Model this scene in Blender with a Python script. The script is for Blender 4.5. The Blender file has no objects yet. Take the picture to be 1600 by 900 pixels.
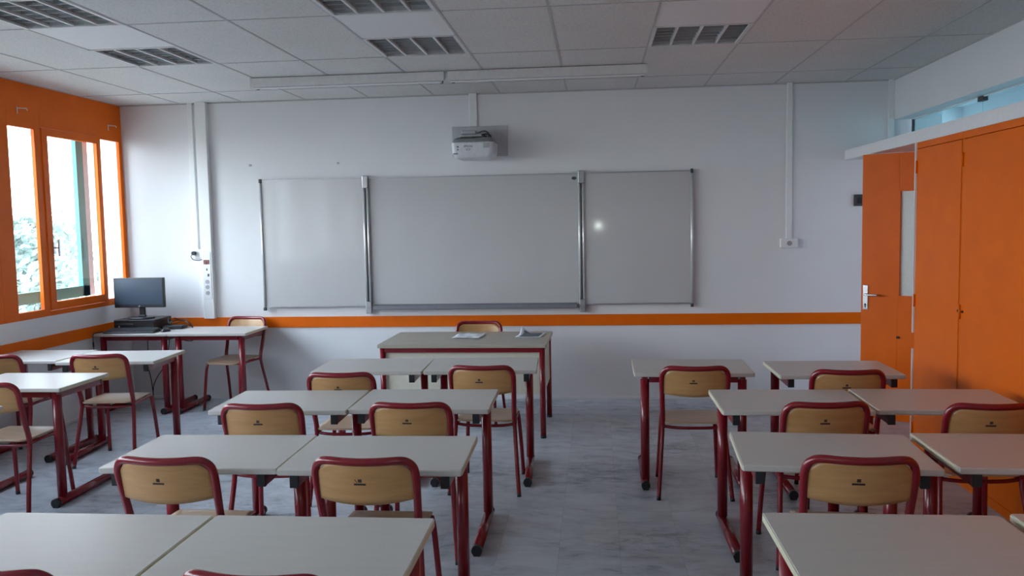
import bpy, bmesh, math, random
from mathutils import Vector, Matrix
PI = math.pi
S = bpy.context.scene
COL = S.collection
random.seed(4)

# ------------------------------------------------------------------ materials
def mat(name):
    m = bpy.data.materials.new(name); m.use_nodes = True
    nt = m.node_tree
    return m, nt, nt.nodes['Principled BSDF']

def N(nt, t, **kw):
    n = nt.nodes.new(t)
    for k, v in kw.items():
        if k.startswith('i_'):
            n.inputs[int(k[2:])].default_value = v
        else:
            setattr(n, k, v)
    return n

def coords(nt, scale=(1, 1, 1), src='Object', rot=(0, 0, 0)):
    tc = nt.nodes.new('ShaderNodeTexCoord'); mp = nt.nodes.new('ShaderNodeMapping')
    mp.inputs['Scale'].default_value = scale; mp.inputs['Rotation'].default_value = rot
    nt.links.new(tc.outputs[src], mp.inputs['Vector'])
    return mp.outputs['Vector']

def noise(nt, vec, scale, detail=3, rough=.5):
    n = nt.nodes.new('ShaderNodeTexNoise'); n.inputs['Scale'].default_value = scale
    n.inputs['Detail'].default_value = detail; n.inputs['Roughness'].default_value = rough
    nt.links.new(vec, n.inputs['Vector']); return n.outputs['Fac']

def ramp(nt, fac, stops):
    r = nt.nodes.new('ShaderNodeValToRGB'); e = r.color_ramp.elements
    while len(e) < len(stops): e.new(.5)
    for k, (p, c) in enumerate(stops):
        e[k].position = p; e[k].color = (*c, 1)
    nt.links.new(fac, r.inputs['Fac']); return r.outputs['Color']

def bump(nt, b, fac, strength, dist):
    bn = nt.nodes.new('ShaderNodeBump'); bn.inputs['Strength'].default_value = strength
    bn.inputs['Distance'].default_value = dist
    nt.links.new(fac, bn.inputs['Height']); nt.links.new(bn.outputs['Normal'], b.inputs['Normal'])

def simple(name, col, rough=.5, metal=0, var=.06, nscale=30, bmp=0, bscale=200, coat=0, spec=.5):
    m, nt, b = mat(name)
    v = coords(nt)
    f = noise(nt, v, nscale, 3)
    lo = tuple(max(0, c * (1 - var)) for c in col); hi = tuple(min(1, c * (1 + var)) for c in col)
    nt.links.new(ramp(nt, f, [(.3, lo), (.7, hi)]), b.inputs['Base Color'])
    b.inputs['Roughness'].default_value = rough; b.inputs['Metallic'].default_value = metal
    b.inputs['Specular IOR Level'].default_value = spec
    if coat:
        b.inputs['Coat Weight'].default_value = coat; b.inputs['Coat Roughness'].default_value = .1
    if bmp: bump(nt, b, noise(nt, v, bscale, 2), bmp, .002)
    return m

M = {}
M['wall'] = simple('wall_paint', (.74, .745, .76), .62, var=.015, nscale=3, bmp=.12, bscale=160)
M['white'] = simple('white_paint', (.76, .77, .78), .45, var=.02)
M['plastic_white'] = simple('white_plastic', (.78, .79, .79), .35, var=.015)
M['red'] = simple('red_enamel', (.20, .006, .014), .25, var=.10, nscale=12, coat=.2)
M['black'] = simple('black_plastic', (.012, .013, .016), .42, var=.2)
M['dark'] = simple('dark_grey', (.05, .055, .06), .5)
M['chrome'] = simple('chrome', (.72, .73, .74), .22, metal=1)
M['satin'] = simple('satin_aluminium', (.66, .67, .68), .33, metal=.45)
M['alu'] = simple('aluminium', (.42, .43, .45), .38, metal=.85)
M['alu_dark'] = simple('aluminium_tray', (.22, .23, .26), .45, metal=.5)
M['white_top'] = simple('fixture_white', (.66, .66, .66), .4)
M['cream'] = simple('cream_laminate', (.66, .64, .53), .45, var=.03)
M['edge'] = simple('desk_edging', (.60, .565, .42), .5, var=.04)
M['paper'] = simple('paper', (.72, .76, .82), .8, var=.04, nscale=15)
M['print_grey'] = simple('printed_grey', (.12, .13, .15), .7, var=.5, nscale=60)
M['ink'] = simple('ink', (.035, .018, .02), .6)
M['greenframe'] = simple('green_frame', (.07, .27, .25), .5)
M['sill'] = simple('outer_sill', (.7, .72, .72), .7)
M['brick'] = simple('outer_plaster', (.45, .44, .42), .9)
M['leaf'] = simple('tree_leaves', (.30, .38, .34), .6, var=.4, nscale=3)
M['bark'] = simple('tree_bark', (.14, .10, .07), .9, var=.3)
M['grass'] = simple('outer_ground', (.42, .43, .38), .95, var=.3, nscale=2)
M['key'] = simple('key_caps', (.04, .046, .054), .4)
M['plate'] = simple('mid_grey', (.45, .46, .49), .5)
M['projwhite'] = simple('projector_shell', (.66, .68, .71), .35)
M['projgrey'] = simple('projector_grey', (.20, .205, .21), .5)
M['socket'] = simple('socket_grey', (.36, .37, .38), .4)
M['switchred'] = simple('breaker_red', (.22, .06, .05), .5)
M['grid'] = simple('ceiling_grid', (.46, .46, .465), .5)

def orange():
    m, nt, b = mat('orange_paint')
    v = coords(nt); f = noise(nt, v, 4, 4)
    nt.links.new(ramp(nt, f, [(.3, (.72, .125, .0)), (.7, (.79, .145, .0))]), b.inputs['Base Color'])
    b.inputs['Roughness'].default_value = .42; b.inputs['Specular IOR Level'].default_value = .22
    bump(nt, b, noise(nt, v, 220, 2), .06, .002)
    return m
M['orange'] = orange()

def ceil_tile():
    m, nt, b = mat('mineral_ceiling')
    v = coords(nt)
    f1 = noise(nt, v, 75, 5, .8); f2 = noise(nt, v, 1.3, 2)
    mx = nt.nodes.new('ShaderNodeMix'); mx.data_type = 'RGBA'; mx.blend_type = 'MULTIPLY'
    mx.inputs[0].default_value = 1
    nt.links.new(ramp(nt, f1, [(.30, (.50, .50, .50)), (.5, (.74, .735, .72))]), mx.inputs[6])
    nt.links.new(ramp(nt, f2, [(.3, (.93, .93, .93)), (.7, (1, 1, 1))]), mx.inputs[7])
    nt.links.new(mx.outputs[2], b.inputs['Base Color'])
    b.inputs['Roughness'].default_value = .95
    b.inputs['Specular IOR Level'].default_value = .1
    bump(nt, b, f1, .5, .004)
    return m
M['ceil'] = ceil_tile()
M['ceil_smooth'] = simple('smooth_panel', (.78, .78, .79), .6, var=.01)

def desk_top(name, c1, c2):
    m, nt, b = mat(name)
    v = coords(nt); f1 = noise(nt, v, 420, 3, .7); f2 = noise(nt, coords(nt, (2, 14, 2)), 3, 4)
    mx = nt.nodes.new('ShaderNodeMix'); mx.data_type = 'RGBA'; mx.blend_type = 'MULTIPLY'
    mx.inputs[0].default_value = 1
    nt.links.new(ramp(nt, f1, [(.3, c1), (.7, c2)]), mx.inputs[6])
    nt.links.new(ramp(nt, f2, [(.25, (.92, .92, .93)), (.75, (1, 1, 1))]), mx.inputs[7])
    nt.links.new(mx.outputs[2], b.inputs['Base Color'])
    b.inputs['Roughness'].default_value = .34
    nt.links.new(ramp(nt, f2, [(.2, (.27, .27, .27)), (.8, (.40, .40, .40))]), b.inputs['Roughness'])
    return m
M['desktop'] = desk_top('desk_laminate', (.49, .475, .445), (.61, .59, .55))
M['teachertop'] = desk_top('teacher_laminate', (.37, .34, .28), (.46, .42, .35))

def wood(name, c1, c2, rough):
    m, nt, b = mat(name)
    oi = nt.nodes.new('ShaderNodeObjectInfo'); tc = nt.nodes.new('ShaderNodeTexCoord')
    sc = nt.nodes.new('ShaderNodeVectorMath'); sc.operation = 'SCALE'
    cb = nt.nodes.new('ShaderNodeCombineXYZ')
    for k in range(3): nt.links.new(oi.outputs['Random'], cb.inputs[k])
    nt.links.new(cb.outputs[0], sc.inputs[0]); sc.inputs['Scale'].default_value = 9
    ad = nt.nodes.new('ShaderNodeVectorMath')
    nt.links.new(tc.outputs['Object'], ad.inputs[0]); nt.links.new(sc.outputs[0], ad.inputs[1])
    mp = nt.nodes.new('ShaderNodeMapping'); mp.inputs['Scale'].default_value = (3, 30, 45)
    nt.links.new(ad.outputs[0], mp.inputs['Vector'])
    f = noise(nt, mp.outputs['Vector'], 1.1, 5, .6)
    nt.links.new(ramp(nt, f, [(.25, c1), (.75, c2)]), b.inputs['Base Color'])
    b.inputs['Roughness'].default_value = rough
    b.inputs['Coat Weight'].default_value = .25; b.inputs['Coat Roughness'].default_value = .2
    return m
M['ply'] = wood('beech_plywood', (.42, .225, .080), (.54, .305, .125), .42)
M['seatply'] = wood('seat_plywood', (.40, .27, .17), (.50, .35, .23), .38)

def board():
    m, nt, b = mat('whiteboard_enamel')
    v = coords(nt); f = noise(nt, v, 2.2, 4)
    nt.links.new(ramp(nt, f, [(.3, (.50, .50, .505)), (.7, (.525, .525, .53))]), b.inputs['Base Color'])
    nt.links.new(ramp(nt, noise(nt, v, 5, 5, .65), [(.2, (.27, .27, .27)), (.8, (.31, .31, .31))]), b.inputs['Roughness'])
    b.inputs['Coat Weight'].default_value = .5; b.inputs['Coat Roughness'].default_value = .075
    return m
M['board'] = board()

def floor_mat():
    m, nt, b = mat('marbled_vinyl_tile')
    v = coords(nt)
    # marbling: warped streaks, direction drifting slowly over the floor
    w = nt.nodes.new('ShaderNodeTexNoise'); w.inputs['Scale'].default_value = 1.4; w.inputs['Detail'].default_value = 3
    nt.links.new(v, w.inputs['Vector'])
    sc0 = nt.nodes.new('ShaderNodeVectorMath'); sc0.operation = 'MULTIPLY_ADD'; sc0.inputs[1].default_value = (.55, .55, 0)
    nt.links.new(w.outputs['Color'], sc0.inputs[0])
    sn = nt.nodes.new('ShaderNodeVectorMath'); sn.operation = 'SNAP'; sn.inputs[1].default_value = (.3, .3, 5)
    nt.links.new(v, sn.inputs[0]); wn = nt.nodes.new('ShaderNodeTexWhiteNoise'); nt.links.new(sn.outputs[0], wn.inputs['Vector'])
    of = nt.nodes.new('ShaderNodeVectorMath'); of.operation = 'MULTIPLY_ADD'; of.inputs[1].default_value = (7, 7, 0)
    nt.links.new(wn.outputs['Color'], of.inputs[0]); nt.links.new(v, of.inputs[2]); nt.links.new(of.outputs[0], sc0.inputs[2])
    mp = nt.nodes.new('ShaderNodeMapping'); mp.inputs['Scale'].default_value = (.9, 2.2, 1); mp.inputs['Rotation'].default_value = (0, 0, .25)
    nt.links.new(sc0.outputs[0], mp.inputs['Vector'])
    fa = noise(nt, mp.outputs['Vector'], 4.0, 9, .70)
    base = ramp(nt, fa, [(.28, (.14, .165, .205)), (.41, (.42, .455, .51)), (.55, (.53, .57, .62)), (.75, (.61, .65, .70))])
    # per tile tone
    br = nt.nodes.new('ShaderNodeTexBrick'); br.offset = 0; br.squash = 1
    br.inputs['Scale'].default_value = 1; br.inputs['Brick Width'].default_value = .3; br.inputs['Row Height'].default_value = .3
    br.inputs['Mortar Size'].default_value = .0012; br.inputs['Color1'].default_value = (.90, .91, .92, 1)
    br.inputs['Color2'].default_value = (1, 1, 1, 1); br.inputs['Mortar'].default_value = (.72, .72, .72, 1)
    nt.links.new(v, br.inputs['Vector'])
    m2 = nt.nodes.new('ShaderNodeMix'); m2.data_type = 'RGBA'; m2.blend_type = 'MULTIPLY'; m2.inputs[0].default_value = 1
    nt.links.new(base, m2.inputs[6]); nt.links.new(br.outputs['Color'], m2.inputs[7])
    # scuffs: worn dark patches
    sc = noise(nt, coords(nt, (4, 11, 1)), 1.8, 8, .8)
    s2 = noise(nt, v, 1.1, 3)
    mm = nt.nodes.new('ShaderNodeMath'); mm.operation = 'MULTIPLY'
    nt.links.new(sc, mm.inputs[0]); nt.links.new(s2, mm.inputs[1])
    m3 = nt.nodes.new('ShaderNodeMix'); m3.data_type = 'RGBA'; m3.blend_type = 'MULTIPLY'; m3.inputs[0].default_value = .8
    nt.links.new(m2.outputs[2], m3.inputs[6])
    nt.links.new(ramp(nt, mm.outputs[0], [(.29, (1, 1, 1)), (.38, (.38, .41, .46))]), m3.inputs[7])
    nt.links.new(m3.outputs[2], b.inputs['Base Color'])
    nt.links.new(ramp(nt, sc, [(.3, (.30, .30, .30)), (.7, (.46, .46, .46))]), b.inputs['Roughness'])
    return m
M['floor'] = floor_mat()

def glass(name, tint=(1, 1, 1), refl=.5):
    m = bpy.data.materials.new(name); m.use_nodes = True; nt = m.node_tree; nt.nodes.clear()
    o = nt.nodes.new('ShaderNodeOutputMaterial'); mx = nt.nodes.new('ShaderNodeMixShader')
    t = nt.nodes.new('ShaderNodeBsdfTransparent'); g = nt.nodes.new('ShaderNodeBsdfGlossy')
    fr = nt.nodes.new('ShaderNodeFresnel')
    ge = nt.nodes.new('ShaderNodeNewGeometry'); ma = nt.nodes.new('ShaderNodeMath'); ma.operation = 'MULTIPLY_ADD'
    nt.links.new(ge.outputs['Backfacing'], ma.inputs[0]); ma.inputs[1].default_value = 1 / 1.45 - 1.45; ma.inputs[2].default_value = 1.45
    nt.links.new(ma.outputs[0], fr.inputs['IOR'])
    nz = nt.nodes.new('ShaderNodeTexNoise'); nz.inputs['Scale'].default_value = 3
    rp = nt.nodes.new('ShaderNodeValToRGB')
    rp.color_ramp.elements[0].color = (*[c * .97 for c in tint], 1); rp.color_ramp.elements[1].color = (*tint, 1)
    nt.links.new(nz.outputs['Fac'], rp.inputs['Fac']); nt.links.new(rp.outputs['Color'], t.inputs['Color'])
    g.inputs['Roughness'].default_value = .02
    nt.links.new(fr.outputs[0], mx.inputs[0]); nt.links.new(t.outputs[0], mx.inputs[1]); nt.links.new(g.outputs[0], mx.inputs[2])
    nt.links.new(mx.outputs[0], o.inputs['Surface'])
    return m
M['glass'] = glass('clear_glass', (.97, .99, .99))
M['glass_blue'] = glass('corridor_light_tint', (.82, .93, 1.0))  # blue tint for the light through the added corridor panes
M['glass_tint'] = glass('tinted_glass', (.80, .93, .92))
def frosted():
    m, nt, b = mat('frosted_glass')
    v = coords(nt)
    nt.links.new(ramp(nt, noise(nt, v, 90, 2), [(.3, (.78, .86, .83)), (.7, (.84, .91, .89))]), b.inputs['Base Color'])
    b.inputs['Roughness'].default_value = .35; b.inputs['Transmission Weight'].default_value = .25
    return m
M['frost'] = frosted()
def screen_mat():
    m, nt, b = mat('monitor_screen')
    v = coords(nt)
    nt.links.new(ramp(nt, noise(nt, v, 5, 2), [(.3, (.018, .036, .060)), (.7, (.022, .042, .070))]), b.inputs['Base Color'])  # bluish sheen of the screen put into its base colour
    b.inputs['Roughness'].default_value = .38
    return m
M['screen'] = screen_mat()

# ------------------------------------------------------------------ mesh helpers
def new(): return bmesh.new()

def box(bm, x0, x1, y0, y1, z0, z1, bev=0, M4=None):
    r = bmesh.ops.create_cube(bm, size=1)
    vs = r['verts']
    for v in vs:
        v.co = Vector(((x0 + x1) / 2 + v.co.x * (x1 - x0), (y0 + y1) / 2 + v.co.y * (y1 - y0), (z0 + z1) / 2 + v.co.z * (z1 - z0)))
    if bev:
        es = list({e for v in vs for e in v.link_edges})
        rb = bmesh.ops.bevel(bm, geom=es, offset=bev, segments=2, affect='EDGES', profile=.5)
        vs = list({v for f in rb['faces'] for v in f.verts} | {v for v in vs if v.is_valid})
    if M4 is not None:
        for v in vs: v.co = M4 @ v.co
    return vs

def catmull(pts, n=6, closed=False):
    P = [Vector(p) for p in pts]
    if len(P) < 3: return P
    out = []
    cnt = len(P) if closed else len(P) - 1
    for i in range(cnt):
        if closed:
            p0, p1, p2, p3 = P[i - 1], P[i], P[(i + 1) % len(P)], P[(i + 2) % len(P)]
        else:
            p0 = P[max(i - 1, 0)]; p1 = P[i]; p2 = P[i + 1]; p3 = P[min(i + 2, len(P) - 1)]
        for k in range(n):
            t = k / n
            out.append(.5 * ((2 * p1) + (p2 - p0) * t + (2 * p0 - 5 * p1 + 4 * p2 - p3) * t * t + (3 * p1 - 3 * p2 + p3 - p0) * t ** 3))
    if not closed: out.append(P[-1])
    return out

def tube(bm, pts, r, seg=12, cap=True, smooth=True):
    pts = [Vector(p) for p in pts]
    rings = []
    up = None
    for i, p in enumerate(pts):
        a = pts[max(i - 1, 0)]; b = pts[min(i + 1, len(pts) - 1)]
        t = (b - a).normalized()
        if up is None:
            up = Vector((0, 0, 1)) if abs(t.z) < .9 else Vector((0, 1, 0))
        s = t.cross(up).normalized(); u = s.cross(t).normalized(); up = u
        rr = r[i] if isinstance(r, (list, tuple)) else r
        rings.append([bm.verts.new(p + (s * math.cos(2 * PI * k / seg) + u * math.sin(2 * PI * k / seg)) * rr) for k in range(seg)])
    for a, b in zip(rings, rings[1:]):
        for k in range(seg):
            f = bm.faces.new((a[k], b[k], b[(k + 1) % seg], a[(k + 1) % seg])); f.smooth = smooth
    if cap:
        bm.faces.new(rings[0]); bm.faces.new(list(reversed(rings[-1])))

def grid_solid(bm, fn, nu, nv, mask=None, smooth=True):
    """closed sheet: fn(u, v, side) with side 0 front / 1 back"""
    F = [[bm.verts.new(fn(i / nu, j / nv, 0)) for j in range(nv + 1)] for i in range(nu + 1)]
    B = [[bm.verts.new(fn(i / nu, j / nv, 1)) for j in range(nv + 1)] for i in range(nu + 1)]
    for i in range(nu):
        for j in range(nv):
            f = bm.faces.new((F[i][j], F[i + 1][j], F[i + 1][j + 1], F[i][j + 1])); f.smooth = smooth
            f = bm.faces.new((B[i][j + 1], B[i + 1][j + 1], B[i + 1][j], B[i][j])); f.smooth = smooth
    for i in range(nu):
        bm.faces.new((F[i + 1][0], F[i][0], B[i][0], B[i + 1][0]))
        bm.faces.new((F[i][nv], F[i + 1][nv], B[i + 1][nv], B[i][nv]))
    for j in range(nv):
        bm.faces.new((F[0][j], F[0][j + 1], B[0][j + 1], B[0][j]))
        bm.faces.new((F[nu][j + 1], F[nu][j], B[nu][j], B[nu][j + 1]))

def prism(bm, outline, z0, z1, M4=None):
    lo = [bm.verts.new((x, y, z0)) for x, y in outline]; hi = [bm.verts.new((x, y, z1)) for x, y in outline]
    n = len(outline)
    bm.faces.new(list(reversed(lo))); bm.faces.new(hi)
    for i in range(n): bm.faces.new((lo[i], lo[(i + 1) % n], hi[(i + 1) % n], hi[i]))
    if M4 is not None:
        for v in lo + hi: v.co = M4 @ v.co

def obj(name, bm, m, parent=None, mats=None):
    bmesh.ops.recalc_face_normals(bm, faces=bm.faces[:])
    me = bpy.data.meshes.new(name); bm.to_mesh(me); bm.free()
    o = bpy.data.objects.new(name, me); COL.objects.link(o)
    for mm in (mats or [m]): me.materials.append(mm)
    if parent is not None: o.parent = parent
    return o

def struct(name, bm, m, parent=None, label=None):
    o = obj(name, bm, m, parent)
    if parent is None: o['kind'] = 'structure'
    if label: o['label'] = label
    return o

def thing(name, label, cat, loc=(0, 0, 0), rz=0, group=None):
    o = bpy.data.objects.new(name, None); COL.objects.link(o); o.empty_display_size = .05
    o.location = loc; o.rotation_euler = (0, 0, rz)
    o['label'] = label; o['category'] = cat
    if group: o['group'] = group
    return o

def tag(o, label, cat, group=None):
    o['label'] = label; o['category'] = cat
    if group: o['group'] = group
    return o

def copy_tree(o, parent=None):
    c = o.copy(); COL.objects.link(c)
    if parent is not None: c.parent = parent
    for ch in [x for x in list(COL.objects) if x.parent == o]: copy_tree(ch, c)
    return c

def bx(name, m, parent, *a, bev=0):
    bm = new(); box(bm, *a, bev=bev); return obj(name, bm, m, parent)

# ------------------------------------------------------------------ measured room
XL, XR, XP = -2.433, 4.563, 4.86
XC = 4.158                 # cabinet fronts
H = 2.783
YB = -9.2                  # wall behind the camera
GX, D1 = -.043, .602
WZ0, WZ1 = .933, 2.56      # window band

# floor
bm = new(); box(bm, XL - .3, 7.0, YB - .2, 4.2, -.12, 0); struct('floor', bm, M['floor'])

# front wall (the one with the whiteboard)
bm = new(); box(bm, XL - .3, XP + .1, 0, .2, 0, 3.1); struct('wall_front', bm, M['wall'])
bm = new(); box(bm, XL - .3, 7.0, YB - .2, YB, 0, 3.1); struct('wall_back', bm, M['wall'])
# left wall: masonry below the windows, orange board above, orange posts between
bm = new(); box(bm, XL - .25, XL, YB, 0, 0, WZ0); struct('wall_left', bm, M['wall'])
bm = new(); box(bm, XL - .25, XL, YB, 0, WZ1, 3.1); struct('wall_left_top', bm, M['orange'])
# baseboard: pale seam where the wall meets the floor
bm = new(); box(bm, XL, XP, -.010, 0, 0, .028, bev=.003); struct('baseboard_front', bm, M['white'])
bm = new(); box(bm, XL, XL + .010, YB, -.01, 0, .028, bev=.003); struct('baseboard_left', bm, M['white'])
# orange dado rail
bm = new(); box(bm, XL + .014, 4.40, -.014, 0, .678, .778, bev=.002); struct('trim_1', bm, M['orange'])
bm = new(); box(bm, XL, XL + .014, YB, 0, .678, .778, bev=.002); struct('trim_2', bm, M['orange'])
# corner casing, top right
bm = new(); box(bm, 4.513, 4.563, -.02, 0, 2.19, H, bev=.004); struct('trim_3', bm, M['white'])

# right side: fascia, soffit, glazed strip, ledge over the cabinets, partition
bm = new(); box(bm, XR, XR + .17, YB, 0, 2.44, 3.1); struct('wall_right_top', bm, M['wall'])
bm = new(); box(bm, XC, XP, YB, 0, 2.107, 2.19, bev=.003); struct('beam_right', bm, M['white'])
bm = new(); box(bm, XP, XP + .1, -.28, 0, 0, 2.107); box(bm, XP, XP + .1, YB, -1.18, 0, 2.107)
struct('wall_right', bm, M['wall'])
bm = new(); box(bm, XP - .12, XP + .1, YB, 0, 2.19, 2.215); struct('trim_4', bm, M['white'])
# corridor
bm = new(); box(bm, 6.75, 6.95, YB, 4.2, 0, 1.0); box(bm, 6.75, 6.95, YB, 4.2, 2.75, 3.1); box(bm, 4.76, 6.95, 4.0, 4.2, 0, 3.1); box(bm, 4.76, 4.96, .2, 4.2, 0, 3.1)
for k in range(-2, 6): box(bm, 6.75, 6.95, -1.6 * k - 1.0, -1.6 * k, 1.0, 2.75)
struct('wall_corridor', bm, M['wall'])
bm = new(); box(bm, 6.84, 6.846, YB, 4.0, 1.0, 2.75); struct('window_7', bm, M['glass_blue'])  # unseen blue panes added to turn the light by the door bluer
# corridor ceiling
bm = new(); box(bm, XR, 7.0, YB, 4.2, 3.0, 3.1); struct('ceiling_corridor', bm, M['ceil_smooth'])

# clerestory panes
cl = thing('window_6', 'long frameless glass strip above the white ledge', 'window'); cl['kind'] = 'structure'
del cl['category']
ys = [-.068, -.66, -1.37, -2.6, -3.9, -5.2, -6.5, -7.8, YB]
for a, b in zip(ys, ys[1:]):
    bx('pane', M['glass_tint'], cl, 4.70, 4.706, b + .002, a - .002, 2.2, 2.44)
bx('window_frame', M['dark'], cl, 4.692, 4.714, -.068, -.055, 2.2, 2.44)
for y in ys[2:-1]:
    bx('glass_clip', M['dark'], cl, 4.685, 4.72, y - .045, y + .045, 2.405, 2.44, bev=.003)
bx('rail', M['white'], cl, 4.688, 4.716, YB, -.066, 2.432, 2.44)

# ------------------------------------------------------------------ ceiling
def row_y(j): return 0 if j == 0 else -(D1 + 1.2 * (j - 1))
light_cells = []     # (column index, row index) -> light in the first half of the row, smooth panel in the second
for i in (-2, 1, 4):
    for j in (2, 3, 4, 5):
        light_cells.append((i, j))
xs = [XL] + [GX + .6 * i for i in range(-3, 8)] + [XR]
bm = new(); bs = new()
for a, b in zip(xs, xs[1:]):
    ci = round((a - GX) / .6)
    j = 0
    for j in range(0, 8):
        y1 = row_y(j); y0 = max(row_y(j + 1), YB)
        if y1 <= YB: break
        isl = (ci, j) in light_cells and b - a > .55
        if isl:
            ym = y1 - .6; y0b = y0
            box(bs, a + .004, b - .004, y0b, ym, H - .0005, H + .016)
            continue
        box(bm, a, b, y0 + .0015, y1 - .0015, H, H + .016)
struct('ceiling', bm, M['ceil'])
struct('ceiling_panel', bs, M['ceil_smooth'], label='smooth white infill panels between the recessed lights')
bm = new(); box(bm, XL - .2, XR + .1, YB, 0, H + .14, H + .18); struct('ceiling_slab', bm, M['dark'])
bm = new()
for x in xs[1:-1]: box(bm, x - .007, x + .007, YB, 0, H - .003, H + .001)
struct('ceiling_grid', bm, M['grid'])
bm = new()
for j in range(1, 8):
    y = row_y(j)
    if y > YB: box(bm, XL, XR, y - .003, y + .003, H - .0035, H + .001)
struct('ceiling_crossbar', bm, M['grid'])
bm = new()
box(bm, XL, XR, -.007, 0, H - .012, H); box(bm, XL, XL + .007, YB, -.007, H - .006, H); box(bm, XR - .007, XR, YB, -.007, H - .010, H)
struct('trim_5', bm, M['grid'])

def make_light():
    t = thing('ceiling_light', '', 'ceiling light')
    w = .296
    f = new()
    for a in ((-w, -w + .022, -w, w), (w - .022, w, -w, w), (-w, w, -w, -w + .016), (-w, w, w - .016, w)):
        box(f, *a, -.005, .006)
    obj('frame', f, M['white_top'], t)
    h = new()
    box(h, -w, w, -w, w, .112, .116)
    for a in ((-w, -w + .003, -w, w), (w - .003, w, -w, w), (-w, w, -w, -w + .003), (-w, w, w - .003, w)): box(h, *a, .006, .112)
    obj('housing', h, M['housing'], t)
    l = new()
    for k in range(1, 4):
        x = -w + 2 * w * k / 4
        prism(l, [(x - .007, -.0), (x + .007, 0), (x + .003, .045), (x - .003, .045)], -w + .016, w - .016, Matrix(((1, 0, 0, 0), (0, 0, 1, 0), (0, 1, 0, 0), (0, 0, 0, 1))))
    obj('divider', l, M['white_top'], t)
    c = new()
    for q in range(4):
        x0 = -w + 2 * w * q / 4 + .008; x1 = x0 + 2 * w / 4 - .016
        for xx in (x0, x1): box(c, xx - .001, xx + .001, -w + .018, w - .018, .012, .045)
        for k in range(1, 7):
            y = -w + 2 * w * k / 7
            prism(c, [(y - .0035, .012), (y + .0035, .012), (y + .0015, .045), (y - .0015, .045)], x0, x1,
                  Matrix(((0, 0, 1, 0), (1, 0, 0, 0), (0, 1, 0, 0), (0, 0, 0, 1))))
    obj('louvre', c, M['louvre'], t)
    for q in range(4):
        x = -w + 2 * w * (q + .5) / 4
        tb = new(); tube(tb, [(x, -w + .02, .078), (x, w - .02, .078)], .013, 10); obj('lamp_tube', tb, M['tubewhite'], t)
    return t
M['louvre'] = simple('louvre_metal', (.40, .415, .425), .42, metal=.15)
M['housing'] = simple('reflector_white', (.66, .68, .69), .4)
M['tubewhite'] = simple('tube_white', (.5, .5, .5), .3)
LL = {(-2, 2): 'recessed louvred ceiling light on the left, the one nearer the front wall',
      (-2, 3): 'recessed louvred ceiling light in the top left corner of the photo',
      (1, 2): 'recessed louvred ceiling light nearest the projector, left of centre',
      (1, 3): 'recessed louvred ceiling light left of centre, cut by the top edge of the photo',
      (4, 2): 'recessed louvred ceiling light on the right side of the ceiling'}
proto = None
for (i, j) in light_cells:
    if (i, j) not in LL: continue
    t = make_light() if proto is None else copy_tree(proto)
    if proto is None: proto = t
    t.location = (GX + .6 * i + .3, row_y(j) - .3, H)
    t['label'] = LL[(i, j)]; t['group'] = 'recessed ceiling lights'
# cells of lights the frame does not show stay closed with plain tiles
bm = new()
for (i, j) in light_cells:
    if (i, j) not in LL: box(bm, GX + .6 * i, GX + .6 * i + .6, row_y(j) - .6, row_y(j), H, H + .016)
struct('ceiling_tile', bm, M['ceil'])

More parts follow.
